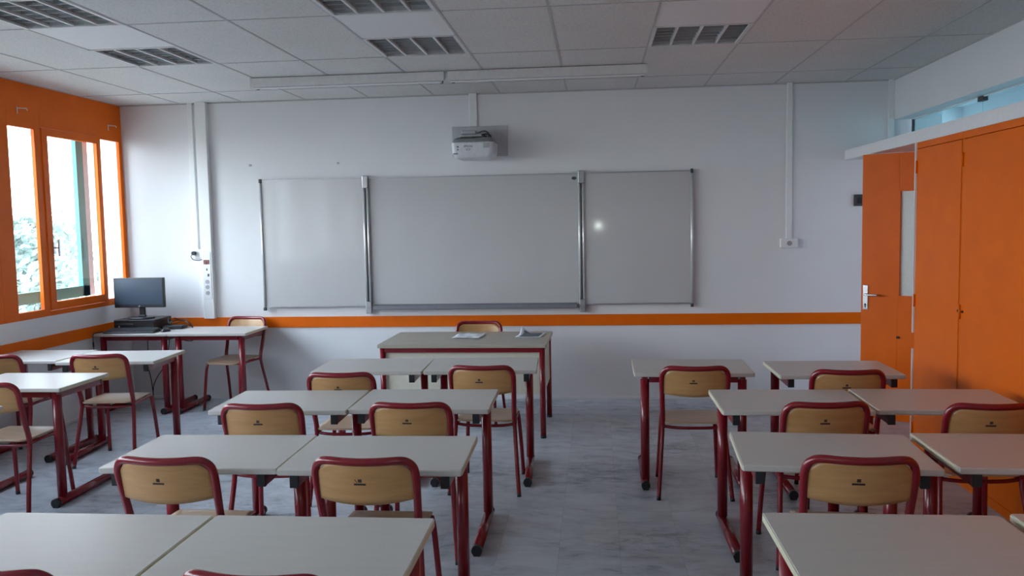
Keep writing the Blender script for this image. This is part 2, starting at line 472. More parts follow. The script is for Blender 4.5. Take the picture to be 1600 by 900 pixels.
# ------------------------------------------------------------------ windows (left wall)
FX0, FX1 = XL - .032, XL            # frame depth
def window(k):
    y0 = -1.735 * (k - 1)
    w = thing('window_%d' % k, 'orange framed window between dado and ceiling', 'window'); del w['category']; w['kind'] = 'structure'
    if k == 1: w['label'] = 'orange framed window with opening sash beside the computer'
    w.location = (0, y0, 0)
    f = new()
    bars = [(-.048, 0), (-.393, -.352), (-1.262, -1.185), (-1.735, -1.570)]
    for a, b in bars: box(f, FX0, FX1, a, b, WZ0, WZ1, bev=.003)
    for a, b, z0, z1 in ((-.352, -.048, WZ0, .992), (-.352, -.048, 2.44, WZ1), (-1.185, -.393, WZ0, .972), (-1.185, -.393, 2.458, WZ1),
                         (-1.570, -1.262, WZ0, .992), (-1.570, -1.262, 2.432, WZ1)):
        box(f, FX0, FX1, a, b, z0, z1)
    obj('window_frame', f, M['orange'], w)
    s = new()
    ya, yb = -1.181, -.397; z0, z1 = .976, 2.454
    gy0, gy1, gz0, gz1 = -1.110, -.425, 1.042, 2.394
    X0, X1 = XL - .028, XL + .008
    box(s, X0, X1, ya, gy0, z0, z1, bev=.003); box(s, X0, X1, gy1, yb, z0, z1, bev=.003)
    box(s, X0, X1, gy0, gy1, z0, gz0); box(s, X0, X1, gy0, gy1, gz1, z1)
    sa = obj('sash', s, M['orange'], w)
    bx('pane', M['glass'], sa, XL - .022, XL - .017, gy0, gy1, gz0, gz1)
    bx('pane', M['glass'], w, XL - .030, XL - .025, -.352, -.048, .992, 2.44)
    bx('pane', M['glass'], w, XL - .030, XL - .025, -1.570, -1.262, .992, 2.432)
    h = new()
    box(h, XL + .008, XL + .018, -1.125, -1.098, 1.435, 1.535, bev=.003)
    tube(h, [(XL + .015, -1.112, 1.485), (XL + .055, -1.112, 1.485)], .007, 10)
    box(h, XL + .050, XL + .062, -1.122, -1.102, 1.415, 1.555, bev=.004)
    obj('handle', h, M['chrome'], sa)
    # outer green sliding frame and sill
    g = new()
    OX0, OX1 = XL - .21, XL - .17
    for a, b in ((-.46, -.36), (-1.735, -1.64)): box(g, OX0, OX1, a, b, 1.03, 2.56)
    box(g, OX0, OX1, -1.735, -.36, 1.03, 1.125); box(g, OX0, OX1, -1.735, -.36, 2.50, 2.56)
    box(g, OX0 + .004, OX1 + .012, -.43, -.40, 1.35, 1.55, bev=.004)
    obj('outer_frame', g, M['greenframe'], w)
    r = new(); box(r, XL - .205, XL - .19, -.358, -.255, 1.03, 2.56); obj('outer_post', r, M['sill'], w)
    bx('window_sill', M['sill'], w, XL - .25, FX0, -1.735, 0, WZ0, .96)
    return w
for k in range(1, 6): window(k)
bm = new(); box(bm, XL - .25, XL, YB, -1.735 * 5, WZ0, WZ1); struct('wall_left_end', bm, M['wall'])
# curtain hooks
for y, lab in ((-1.45, 'small white curtain hook above the narrow left pane'), (-.215, 'small white curtain hook above the pane nearest the corner')):
    h = new(); tube(h, [(XL + .002, y, 2.53), (XL + .003, y, 2.585)], .004, 8); tube(h, [(XL, y, 2.575), (XL + .045, y + .05, 2.575), (XL + .05, y + .055, 2.56)], .004, 8)
    tag(obj('curtain_hook', h, M['plastic_white']), lab, 'hook', 'curtain hooks')

# ------------------------------------------------------------------ outside
bm = new(); box(bm, -60, XL - .6, -40, 40, -3.2, -3.0); struct('ground_outside', bm, M['grass'])
def tree(x, y, h, r, lab, seed):
    rnd = random.Random(seed)
    t = thing('tree', lab, 'tree', (x, y, -3), 0, 'trees outside the window')
    b = new(); tube(b, catmull([(0, 0, 0), (.1, .05, h * .3), (-.05, .1, h * .6), (0, 0, h * .85)], 4), [.22 - .17 * k / 12 for k in range(13)], 10); obj('trunk', b, M['bark'], t)
    f = new()
    blobs = [(rnd.uniform(-r, r) * .6, rnd.uniform(-r, r) * .6, h * .68 + rnd.uniform(-r, r) * .6, r * rnd.uniform(.4, .6)) for _ in range(9)]
    for _ in range(5200):
        bxx, byy, bz, br = rnd.choice(blobs)
        d = Vector((rnd.gauss(0, 1), rnd.gauss(0, 1), rnd.gauss(0, 1))).normalized() * br * rnd.uniform(.55, 1.05)
        c = Vector((bxx, byy, bz)) + d
        n = Vector((rnd.gauss(0, 1), rnd.gauss(0, 1), rnd.gauss(0, 1))).normalized(); s = n.orthogonal().normalized(); u = n.cross(s)
        q = rnd.uniform(.07, .13)
        f.faces.new([f.verts.new(c + s * q), f.verts.new(c + u * q * .5), f.verts.new(c - s * q), f.verts.new(c - u * q * .5)])
    obj('foliage', f, M['leaf'], t)
tree(-9.2, 8.6, 4.6, 2.2, 'leafy tree outside, low in the opening sash', 1)
tree(-15.0, 13.6, 5.2, 2.4, 'leafy tree outside behind the narrow left pane', 2)

# ------------------------------------------------------------------ door, right
F = Vector((4.10, -.70, 0)); ang = math.atan2(-.48, .76)
dr = thing('door_1', 'orange door standing open with frosted pane and steel handle', 'door', F, ang); del dr['category']; dr['kind'] = 'structure'
LW, LT = .90, .04
b = new()
gz0, gz1, gx0, gx1 = .985, 1.818, .272, .64
box(b, 0, gx0, 0, LT, .008, 2.10, bev=.002); box(b, gx1, LW, 0, LT, .008, 2.10)
box(b, gx0, gx1, 0, LT, .008, gz0); box(b, gx0, gx1, 0, LT, gz1, 2.10)
obj('door_leaf', b, M['orange'], dr)
b = new()
for a in ((gx0, gx0 + .012, gz0, gz1), (gx1 - .012, gx1, gz0, gz1), (gx0, gx1, gz0, gz0 + .012), (gx0, gx1, gz1 - .012, gz1)):
    box(b, a[0], a[1], -.006, LT + .006, a[2], a[3], bev=.002)
obj('glazing_bead', b, M['orange'], dr)
bx('pane', M['frost'], dr, gx0 + .012, gx1 - .012, .016, .024, gz0 + .012, gz1 - .012)
b = new(); box(b, .014, .054, -.008, 0, .878, 1.075, bev=.004)
pl = obj('handle_plate', b, M['chrome'], dr)
b = new(); tube(b, [(.034, -.005, 1.0), (.034, -.045, 1.0)], .009, 10); tube(b, catmull([(.034, -.045, 1.0), (.07, -.052, 1.0), (.14, -.050, .998)], 4), .009, 10)
obj('handle', b, M['chrome'], dr)
b = new(); tube(b, [(.034, -.006, .92), (.034, -.011, .92)], .008, 10); box(b, .030, .038, -.010, -.006, .895, .92)
obj('keyhole', b, M['black'], pl)
b = new(); box(b, .268, .292, -.012, 0, .662, .680, bev=.002); obj('latch', b, M['ink'], dr)
b = new()
for z in (.3, 1.05, 1.85): tube(b, [(LW + .004, 0, z), (LW + .004, 0, z + .09)], .008, 8)
obj('hinge', b, M['alu'], dr)

# ------------------------------------------------------------------ built-in cabinets
def cabinet(y1, y0, lab, key=None):
    c = thing('storage_cabinet', lab, 'cabinet', (XC, (y0 + y1) / 2, 0), 0, 'built-in orange cabinets')
    hw = (y1 - y0) / 2
    b = new()
    box(b, .02, XP - XC - .002, -hw, hw, .0, 2.106); box(b, 0, .02, -hw, hw, 0, .05); box(b, 0, .02, -hw, hw, 2.066, 2.106)
    box(b, 0, .02, -hw, -hw + .012, .05, 2.066); box(b, 0, .02, hw - .012, hw, .05, 2.066)
    obj('body', b, M['orange'], c)
    d = new(); box(d, -.004, .018, -hw + .016, hw - .016, .055, 2.060, bev=.002)
    d = obj('door', d, M['orange'], c)
    if key is not None:
        k = new(); tube(k, [(-.004, key, 1.046), (-.012, key, 1.046)], .008, 10); obj('lock', k, M['ink'], d)
    h = new()
    for z in (1.00, 1.90, .12): tube(h, [(-.010, hw - .014, z), (-.010, hw - .014, z + .085)], .007, 8)
    obj('hinge', h, M['orange'], c)
    return c
cabinet(-1.682, -2.402, 'tall narrow orange cupboard next to the open door', -.35)
cabinet(-2.404, -3.60, 'wide orange cupboard at the right edge of the photo', .55)
b = new(); box(b, XC - .013, XC - .001, -1.682, -1.670, .82, 2.106); box(b, XC - .013, XC - .001, -1.682, -1.670, .0, .71)
o = struct('trim_6', b, M['white'])
# unseen further cupboards along the wall, added for their orange bounce light
cabinet(-3.602, -4.80, 'unseen orange cupboard, added for bounce light, beyond the right edge of the photo')
cabinet(-4.802, -6.00, 'unseen orange cupboard, added for bounce light, furthest from the door')

# ------------------------------------------------------------------ whiteboard
wb = thing('whiteboard', 'large white board with two folding side panels on the front wall', 'whiteboard', (0, 0, 0))
B1, B2, B3, B4, BT, BB = -1.089, -.091, 1.874, 2.851, 2.052, .872
def panel(x0, x1, y, nm, par, fr):
    b = new(); box(b, x0 + .006, x1 - .006, y - .012, y, BB + .006, BT - .006); p = obj(nm, b, M['board'], par)
    f = new()
    box(f, x0, x1, y - .017, y + .003, BT - .010, BT); box(f, x0, x1, y - .017, y + .003, BB, BB + .010)
    e_ = .008 if fr else .002
    if 1: box(f, x0, x0 + e_, y - .017, y + .003, BB, BT); box(f, x1 - e_, x1, y - .017, y + .003, BB, BT)
    obj('panel_frame', f, M['alu'], p)
    return p
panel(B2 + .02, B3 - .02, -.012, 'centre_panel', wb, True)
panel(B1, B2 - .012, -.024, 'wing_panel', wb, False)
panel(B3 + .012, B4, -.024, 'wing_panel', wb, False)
for x in (B1 + .004, B4 - .004):
    b = new(); tube(b, [(x, -.040, BB - .01), (x, -.040, BT - .03)], .011, 12); t_ = obj('edge_tube', b, M['satin'], wb)
    b = new(); box(b, x - .013, x + .013, -.056, -.020, BB - .03, BB, bev=.005); box(b, x - .012, x + .012, -.054, -.020, BT - .025, BT + .012, bev=.005)
    obj('end_cap', b, M['dark'], t_)
for x in (B2, B3):
    for dx in (-.017, .017):
        b = new(); tube(b, [(x + dx, -.042, BB - .01), (x + dx, -.042, BT)], .011, 12); obj('hinge_tube', b, M['satin'], wb)
    for z0 in (BT - .095, BB - .065):
        b = new(); box(b, x - .027, x + .027, -.060, -.016, z0, z0 + .115, bev=.006); obj('hinge_bracket', b, M['alu'], wb)
b = new(); prism(b, [(-.012, BB - .03), (-.012, BB + .02), (-.035, BB + .016), (-.085, BB - .004), (-.085, BB + .008), (-.095, BB + .008), (-.095, BB - .022), (-.05, BB - .03)], B2 + .05, B3 - .05,
               Matrix(((0, 0, 1, 0), (1, 0, 0, 0), (0, 1, 0, 0), (0, 0, 0, 1)))); obj('pen_tray', b, M['alu_dark'], wb)
b = new(); bmesh.ops.create_uvsphere(b, u_segments=16, v_segments=8, radius=1)
for v in b.verts: v.co = Vector((1.812 + v.co.x * .022, -.026 + v.co.y * .003, 2.005 + v.co.z * .014))
obj('maker_badge', b, M['dark'], wb)

for x, lab in ((-1.19, 'small white wall plug above the left wing of the board, the outer one'), (-.35, 'small white wall plug above the left wing of the board, the inner one')):
    b = new(); tube(b, [(x, 0, 2.195), (x, -.007, 2.195)], .012, 10); tag(obj('wall_plug', b, M['plate']), lab, 'wall plug', 'wall plugs')
# ------------------------------------------------------------------ batten lamps over the board
def batten(x0, x1, lab):
    t = thing('batten_lamp', lab, 'lamp', ((x0 + x1) / 2, -1.15, H), 0, 'batten lamps over the board')
    w = (x1 - x0) / 2
    R = Matrix(((0, 0, 1, 0), (1, 0, 0, 0), (0, 1, 0, 0), (0, 0, 0, 1)))
    b = new(); prism(b, [(-.05, -.006), (.05, -.006), (.05, -.035), (-.038, -.075), (-.05, -.075)], -w, w, R); obj('housing', b, M['white_top'], t)
    b = new(); prism(b, [(-.038, -.078), (.030, -.047), (.034, -.052), (-.030, -.088)], -w + .02, w - .02, R); obj('reflector', b, M['plastic_white'], t)
    b = new(); tube(b, [(-w + .03, .02, -.064), (w - .03, .02, -.064)], .013, 12); obj('lamp_tube', b, M['tubewhite'], t)
    for sx in (-w + .03, w - .03):
        b = new(); box(b, sx - .012, sx + .012, -.015, .04, -.085, -.045, bev=.004); obj('lamp_holder', b, M['dark'], t)
    for sx in (-w * .6, w * .6):
        b = new(); box(b, sx - .02, sx + .02, -.02, .02, -.006, 0); obj('bracket', b, M['dark'], t)
batten(-.665, .862, 'long white batten lamp under the ceiling, the left of the two')
batten(.892, 2.393, 'long white batten lamp under the ceiling, the right of the two')

# ------------------------------------------------------------------ projector
b = new(); box(b, .879, .949, -.022, 0, 2.49, H, bev=.004); tag(obj('cable_duct', b, M['white']), 'white cable duct running down from the ceiling to the projector', 'cable duct')
pj = thing('projector', 'white short-throw projector with a flat grey rectangle behind it above the board', 'projector', (.955, 0, 2.2))
b = new(); box(b, -.238, .268, -.018, 0, .020, .290, bev=.004); obj('grey_rectangle', b, M['plate'], pj)  # flat grey rectangle on the wall behind the projector
b = new(); box(b, -.09, .03, -.40, -.018, .185, .215, bev=.006); box(b, -.12, .07, -.33, -.10, .165, .19, bev=.004); obj('arm', b, M['alu'], pj)
def rr(hw, y0, y1, r, n=6):
    out = []
    for cx, cy, a0 in ((hw - r, y1 - r, 0), (-hw + r, y1 - r, 90), (-hw + r, y0 + r, 180), (hw - r, y0 + r, 270)):
        for k in range(n + 1):
            a = math.radians(a0 + 90 * k / n); out.append((cx + r * math.cos(a), cy + r * math.sin(a)))
    return out
def loft(bm, layers):
    rings = [[bm.verts.new((x, y, z)) for x, y in ol] for ol, z in layers]
    for a, c in zip(rings, rings[1:]):
        n = len(a)
        for k in range(n):
            f = bm.faces.new((a[k], a[(k + 1) % n], c[(k + 1) % n], c[k])); f.smooth = True
    bm.faces.new(list(reversed(rings[0]))); bm.faces.new(rings[-1])
b = new(); loft(b, [(rr(.135, -.37, -.09, .05), -.022), (rr(.165, -.395, -.07, .05), -.010), (rr(.180, -.405, -.06, .045), .03), (rr(.184, -.41, -.055, .04), .10), (rr(.184, -.41, -.055, .04), .115)])
shell = obj('shell', b, M['projwhite'], pj)
b = new(); loft(b, [(rr(.183, -.408, -.06, .04), .115), (rr(.165, -.38, -.08, .04), .15), (rr(.150, -.36, -.10, .04), .158)]); obj('upper_housing', b, M['projgrey'], pj)
b = new()
for k in range(5): box(b, .095 + 0, .150, -.4115, -.405, .066 + k * .009, .070 + k * .009)
obj('vent', b, M['projgrey'], shell)
b = new(); box(b, -.165, -.125, -.4130, -.404, .012, .022, bev=.003); obj('button_strip', b, M['projgrey'], shell)
b = new(); box(b, -.130, -.118, -.4112, -.405, .070, .082); box(b, -.130, -.118, -.4112, -.405, .048, .056); box(b, -.14, -.134, -.4112, -.405, .076, .079); obj('indicator', b, M['ink'], shell)
def text(body, size, parent, loc, rot, m, nm='lettering'):
    cu = bpy.data.curves.new(nm, 'FONT'); cu.body = body; cu.size = size; cu.align_x = 'CENTER'; cu.align_y = 'CENTER'; cu.extrude = .0004
    o = bpy.data.objects.new(nm, cu); o.data.materials.append(m)
    dg = bpy.context.evaluated_depsgraph_get(); COL.objects.link(o); bpy.context.view_layer.update()
    me = bpy.data.meshes.new_from_object(o.evaluated_get(bpy.context.evaluated_depsgraph_get()))
    COL.objects.unlink(o); bpy.data.objects.remove(o)
    p = bpy.data.objects.new(nm, me); COL.objects.link(p); p.parent = parent; p.location = loc; p.rotation_euler = rot
    if not me.materials: me.materials.append(m)
    return p
text('EPSON', .024, shell, (-.035, -.4115, .078), (PI / 2, 0, 0), M['ink'])
b = new(); tube(b, [(-.035 + .018 * math.cos(a), -.4112, .052 + .007 * math.sin(a)) for a in [2 * PI * k / 16 for k in range(17)]], .0014, 6, cap=False); obj('badge', b, M['ink'], shell)
for k, pts in enumerate(([(.0, -.05, .20), (.08, -.10, .21), (.13, -.16, .19), (.14, -.22, .15)], [(-.02, -.04, .22), (.07, -.12, .235), (.12, -.20, .20), (.125, -.25, .155)],
                         [(.02, -.03, .19), (.06, -.15, .19), (.10, -.24, .175), (.09, -.27, .155)])):
    b = new(); tube(b, catmull(pts, 6), .006, 8); obj('cable', b, M['black'], pj)
b = new(); box(b, -.10, -.04, -.30, -.24, .15, .185, bev=.004); box(b, -.02, .02, -.32, -.26, .15, .18, bev=.004); obj('joint', b, M['dark'], pj)

# ------------------------------------------------------------------ ducts and sockets on the front wall
b = new()
def sl(bm, xt0, xt1, xb0, xb1, zt, zb, d):
    for_ = [(xb0, zb), (xb1, zb), (xt1, zt), (xt0, zt)]
    prism(bm, for_, 0, d, Matrix(((1, 0, 0, 0), (0, 0, -1, 0), (0, 1, 0, 0), (0, 0, 0, 1))))
box(b, -1.680, -1.575, -.055, 0, .772, H, bev=.005)
tr = tag(obj('cable_duct', b, M['plastic_white']), 'wide white wall duct with a column of sockets, left of the board', 'cable duct')
b = new(); box(b, -1.668, -1.588, -.060, -.054, .96, 1.40, bev=.003); fp = obj('socket_plate', b, M['white'], tr)
b = new(); box(b, -1.655, -1.625, -.067, -.059, 1.285, 1.325, bev=.002); obj('breaker', b, M['switchred'], fp)
b = new(); box(b, -1.618, -1.602, -.065, -.059, 1.285, 1.325, bev=.002); obj('breaker', b, M['switchred'], fp)
for z in (1.12, 1.07, 1.015):
    b = new(); tube(b, [(-1.628, -.0595, z), (-1.628, -.063, z)], .019, 16); s_ = obj('socket', b, M['socket'], fp)
b = new(); box(b, -1.633, -1.622, -.062, -.059, 1.225, 1.245); box(b, -1.622, -1.607, -.062, -.059, 1.17, 1.195); obj('port', b, M['dark'], fp)
b = new(); box(b, -1.768, -1.722, -.022, 0, 1.425, H, bev=.003); tag(obj('cable_duct', b, M['plastic_white']), 'slim white wall duct just left of the wide one', 'cable duct')
sk = thing('wall_socket', 'white surface socket with a black plug, left of the wide duct', 'socket', (-1.735, 0, 1.385))
b = new(); box(b, -.048, .053, -.035, 0, -.042, .040, bev=.004); obj('housing', b, M['plastic_white'], sk)
b = new(); tube(b, [(-.015, -.035, .004), (-.015, -.040, .004)], .026, 16); obj('face', b, M['white'], sk)
pg = thing('power_cable', 'short black plug and cable looping from the socket to the duct', 'cable', (-1.75, -.04, 1.385))
b = new(); tube(b, [(0, 0, .004), (0, -.03, .004)], .019, 14); obj('plug', b, M['black'], pg)
b = new(); tube(b, catmull([(0, -.03, .0), (-.02, -.03, -.025), (.0, -.03, -.055), (.05, -.03, -.062), (.085, -.035, -.055)], 6), .004, 8); obj('cord', b, M['black'], pg)
b = new(); box(b, 3.664, 3.710, -.02, 0, 1.433, H, bev=.003); tag(obj('cable_duct', b, M['plastic_white']), 'slim white wall duct between the board and the door', 'cable duct')
s2 = thing('wall_socket', 'white surface socket at the foot of the right wall duct', 'socket', (3.687, 0, 1.394))
b = new(); box(b, -.075, .072, -.04, 0, -.040, .040, bev=.005); obj('housing', b, M['plastic_white'], s2)
b = new(); tube(b, [(0, -.040, 0), (0, -.044, 0)], .022, 16); obj('face', b, M['socket'], s2)
s3 = thing('light_switch', 'dark square switch on the wall beside the open door', 'switch', (4.283, 0, 1.757))
b = new(); box(b, -.047, .047, -.02, 0, -.05, .05, bev=.004); obj('plate', b, M['dark'], s3)
b = new(); box(b, -.018, .018, -.027, -.019, -.026, .026, bev=.003); obj('rocker', b, M['black'], s3)

# ------------------------------------------------------------------ school desk
DW, DD, DZ = .352, .256, .712
def make_desk():
    t = thing('school_desk', '', 'desk')
    def top_outline(r=.006, n=3):
        return rr(DW, -DD, DD, r, n)
    b = new()
    o1 = top_outline()
    sh = [(x * .992, y * .988) for x, y in o1]
    loft(b, [(sh, DZ - .024), (o1, DZ - .020), (o1, DZ - .004), (sh, DZ - .0005)])
    for f in b.faces: f.smooth = False
    obj('tabletop', b, M['desktop'], t)
    for s in (-1, 1):
        e = new(); box(e, s * (DW - .004), s * (DW + .0015), -DD + .014, DD - .014, DZ - .0225, DZ - .002); obj('edge_band', e, M['edge'], t)
    for s in (-1, 1):
        x = s * .288
        b = new(); box(b, x - .016, x + .016, -DD + .022, DD - .04, DZ - .072, DZ - .024, bev=.003)
        r_ = obj('side_rail', b, M['red'], t)
        b = new(); box(b, x - .017, x + .017, -DD + .006, -DD + .022, DZ - .073, DZ - .025, bev=.002); obj('end_cap', b, M['black'], r_)
        b = new(); tube(b, [(x, .19, .045), (x, .19, DZ - .05)], .0265, 18); obj('leg', b, M['red'], t)
        b = new(); tube(b, [(x, -.31, .0275), (x, .245, .0275)], .0255, 18); ft = obj('foot', b, M['red'], t)
        for y0, y1 in ((-.335, -.308), (.243, .266)):
            b = new(); tube(b, [(x, y0, .0275), (x, y1, .0275)], .0265, 16); box(b, x - .017, x + .017, y0 + .002, y1 - .002, 0, .012); obj('foot_cap', b, M['black'], ft)
    b = new(); box(b, -.262, .262, .172, .208, DZ - .066, DZ - .026, bev=.003); obj('crossbar', b, M['red'], t)
    return t

PID = PI
# (key, x, y, rotation, label)
desks = [
 ('R4La', .423, -5.401, .002, 'school desk in the bottom left corner, left one of the nearest pair'),
 ('R4Lb', 1.138, -5.396, .003, 'school desk in the nearest row, right one of its pair, left of the aisle'),
 ('R3La', .427, -4.385, .020, 'school desk in the second row from the bottom, left one of the middle pair'),
 ('R3Lb', 1.136, -4.385, .020, 'school desk in the second row from the bottom, directly left of the aisle'),
 ('R2La', .398, -3.396, .032, 'school desk in the third row from the bottom, left one of the middle pair'),
 ('R2Lb', 1.110, -3.361, .013, 'school desk in the third row from the bottom, directly left of the aisle'),
 ('R1La', .552, -2.298, .028, 'school desk just in front of the teacher desk, left one of the pair'),
 ('R1Lb', 1.264, -2.272, .042, 'school desk just in front of the teacher desk, right one of the pair'),
 ('R1Ra', 2.574, -2.368, -.012 + PID, 'school desk standing alone right of the aisle in the farthest row'),
 ('R1Rb', 3.403, -2.440, .005, 'school desk in the farthest row, in front of the open door'),
 ('R2Ra', 2.943, -3.365, .004, 'school desk right of the aisle, second row from the farthest'),
 ('R2Rb', 3.668, -3.347, -.015, 'school desk against the orange cupboards, second row from the farthest'),
 ('R3Ra', 2.897, -4.296, -.060, 'slightly turned school desk right of the aisle, behind the nearest right desk'),
 ('R3Rb', 3.650, -4.290, -.012, 'school desk cut by the right photo edge, third row'),
 ('R4Ra', 2.856, -5.296, .004, 'school desk in the bottom right corner, nearest right of the aisle'),
 ('R4Rb', 3.596, -5.276, 0, 'school desk of which only a corner shows at the lower right edge'),
 ('WAa', -2.106, -1.845, 0, 'school desk under the window, farthest row, left one of the pair'),
 ('WAb', -1.424, -1.890, .055, 'school desk in the farthest window row, right one of the pair'),
 ('WB', -1.466, -2.835, .003 + PID, 'school desk in the middle window row with leg and foot in full view'),
 ('WC', -1.465, -3.814, 0, 'school desk tip showing at the left photo edge, nearest window row'),
 ('PCa', -2.072, -.415, PID, 'school desk in the corner carrying the computer'),
 ('PCb', -1.371, -.415, PID, 'empty school desk right of the computer against the front wall'),
]
desk0 = None
for key, x, y, a, lab in desks:
    t = make_desk() if desk0 is None else copy_tree(desk0)
    if desk0 is None: desk0 = t
    t.location = (x, y, 0); t.rotation_euler = (0, 0, a); t['label'] = lab; t['group'] = 'school desks'
    if key == 'WAa': t.scale = (.885, 1, 1)
    if key == 'PCa': t.scale = (.98, 1, 1)

# ------------------------------------------------------------------ school chair (faces +Y)
def lean(z): return .030 + (.62 - z) * .24 + (.0 if z < .62 else 0)
def make_chair():
    t = thing('school_chair', '', 'chair')
    # back tube
    def bp(x, z): # bulge to the rear in the middle
        return Vector((x, lean(z) - .040 * max(0, 1 - (x / .19) ** 2), z))
    L = [(-.178, .088, .418), (-.178, .078, .47), (-.181, .054, .54), (-.184, .034, .61), (-.187, .014, .68), (-.187, .002, .722)]
    corner = [bp(-.180, .750), bp(-.162, .770), bp(-.135, .778), bp(-.07, .777), bp(0, .776)]
    left = [Vector(p) for p in L] + corner
    right = [Vector((-p.x, p.y, p.z)) for p in reversed(left[:-1])]
    b = new(); tube(b, catmull(left + right, 4), .0150, 14); obj('back_frame', b, M['red'], t)
    # backrest panel
    def fn(u, v, s):
        x = (-.180 + .360 * u)
        e = abs(x) / .180
        top = .772 - (.050 * max(0, (e - .62) / .38) ** 2.2)
        bot = .606 + .017 * e * e
        z = bot + (top - bot) * v
        y = lean(z) - .040 * (1 - (x / .19) ** 2)
        if abs(x) > .17: pass
        return Vector((x, y + (-.005 if s == 0 else .005), z))
    b = new(); grid_solid(b, fn, 24, 8); br = obj('backrest', b, M['ply'], t)
    b = new()
    def mk(x0, x1, z0, z1):
        vs = []
        for (x, z) in ((x0, z0), (x1, z0), (x1, z1), (x0, z1)):
            for dy in (-.0060, -.0045): vs.append(b.verts.new((x, lean(z) - .040 * (1 - (x / .19) ** 2) + dy, z)))
        F_ = vs[0::2]; B_ = vs[1::2]
        b.faces.new(F_); b.faces.new(list(reversed(B_)))
        for i in range(4): b.faces.new((F_[i], B_[i], B_[(i + 1) % 4], F_[(i + 1) % 4]))
    mk(-.034, .010, .6860, .6935)
    for k in range(3): mk(-.018 + k * .0048, -.0145 + k * .0048, .6975, .709)
    mk(-.018, -.005, .7070, .7100); mk(-.018, -.005, .7020, .7040)
    obj('printed_mark', b, M['ink'], br)
    # seat
    def sf(u, v, s):
        y = .055 + .395 * v
        w = .178 - .016 * v
        e = 1.0
        if v > .88: e = math.sqrt(max(0, 1 - ((v - .88) / .12) ** 2 * .45))
        if v < .10: e = math.sqrt(max(0, 1 - ((.10 - v) / .10) ** 2 * .40))
        x = (-1 + 2 * u) * w * e
        z = .440 - .012 * math.sin(PI * min(1, v * 1.2)) * (1 - (x / w) ** 2) - (.022 * ((v - .8) / .2) ** 2 if v > .8 else 0)
        return Vector((x, y, z + (.0045 if s == 0 else -.0045)))
    b = new(); grid_solid(b, sf, 16, 18); obj('seat', b, M['seatply'], t)
    # seat frame
    b = new()
    for s in (-1, 1): tube(b, catmull([(s * .176, .085, .418), (s * .168, .20, .420), (s * .160, .40, .416)], 4), .011, 12)
    tube(b, catmull([(-.176, .092, .414), (-.09, .080, .406), (.09, .080, .406), (.176, .092, .414)], 5), .0095, 12)
    tube(b, [(-.160, .37, .414), (.160, .37, .414)], .009, 10)
    obj('seat_frame', b, M['red'], t)
    for s in (-1, 1):
        b = new(); tube(b, catmull([(s * .178, .086, .428), (s * .182, .075, .36), (s * .196, .030, .18), (s * .210, -.008, .004)], 4), .0125, 12)
        l = obj('leg', b, M['red'], t)
        b = new(); tube(b, [(s * .209, -.0055, .02), (s * .2105, -.009, 0)], .0132, 12); obj('leg_tip', b, M['black'], l)
        b = new(); tube(b, catmull([(s * .160, .395, .420), (s * .166, .415, .36), (s * .176, .435, .18), (s * .184, .450, .004)], 4), .0125, 12)
        l = obj('leg', b, M['red'], t)
        b = new(); tube(b, [(s * .1835, .449, .02), (s * .184, .4505, 0)], .0132, 12); obj('leg_tip', b, M['black'], l)
    return t
chairs = [
 (.398, -4.734, -.011, 'school chair with a wood back, left one at the second row of the middle block'),
 (1.151, -4.714, 0, 'school chair left of the aisle at the second row, scratch beside its printed mark'),
 (2.915, -4.647, -.04, 'school chair right of the aisle at the second row from the front edge'),
 (.402, -3.818, .057, 'school chair at the third row, left one of the middle block'),
 (1.116, -3.785, .015, 'school chair at the third row, right one of the middle block'),
 (.537, -2.990, .038, 'school chair left of the pair facing the teacher desk'),
 (1.320, -2.765, -.03, 'school chair right of the pair facing the teacher desk, legs seen from the aisle'),
 (2.555, -2.800, -.004, 'school chair at the single desk right of the aisle, fully in view'),
 (3.364, -2.926, -.045, 'school chair in the farthest right row in front of the open door'),
 (3.031, -3.753, .07, 'school chair right of the aisle, at the second row from the farthest'),
 (3.735, -3.780, .002, 'school chair cut by the right photo edge beside the orange cupboards'),
 (1.153, -5.729, -.04, 'school chair top at the bottom edge, under the nearest seam, middle one'),
 (.453, -5.743, 0, 'school chair top in the bottom left corner'),
 (-2.113, -2.286, 0, 'school chair half cut by the left photo edge, farthest window row'),
 (-1.360, -2.284, .089, 'school chair at the window row with its seat and all legs in view'),
 (-1.406, -3.300, 0, 'school chair cut by the left photo edge with a shiny worn seat'),
 (-1.246, -.095, PI - .15, 'school chair turned sideways behind the empty desk by the front wall'),
 (1.005, -.595, PI, 'school chair behind the teacher desk, only its back showing'),
]
chair0 = None
for k, (x, y, a, lab) in enumerate(chairs):
    t = make_chair() if chair0 is None else copy_tree(chair0)
    if chair0 is None: chair0 = t
    t.location = (x, y, 0); t.rotation_euler = (0, 0, a); t['label'] = lab; t['group'] = 'school chairs'
    if k == 1:      # the scratched back
        br = [c for c in COL.objects if c.parent == t and c.name.startswith('backrest')][0]
        b = new()
        def sp(x, z): return Vector((x, lean(z) - .040 * (1 - (x / .19) ** 2) - .0056, z))
        p, q = sp(-.030, .709), sp(-.022, .697)
        w = Vector((.0012, 0, .0004)); dd = Vector((0, .001, 0))
        vs = [b.verts.new(p - w), b.verts.new(q - w), b.verts.new(q + w), b.verts.new(p + w)]
        b.faces.new(vs); r = bmesh.ops.extrude_face_region(b, geom=b.faces[:]); [setattr(v, 'co', v.co + dd) for v in r['geom'] if isinstance(v, bmesh.types.BMVert)]
        obj('scratch', b, M['ink'], br)

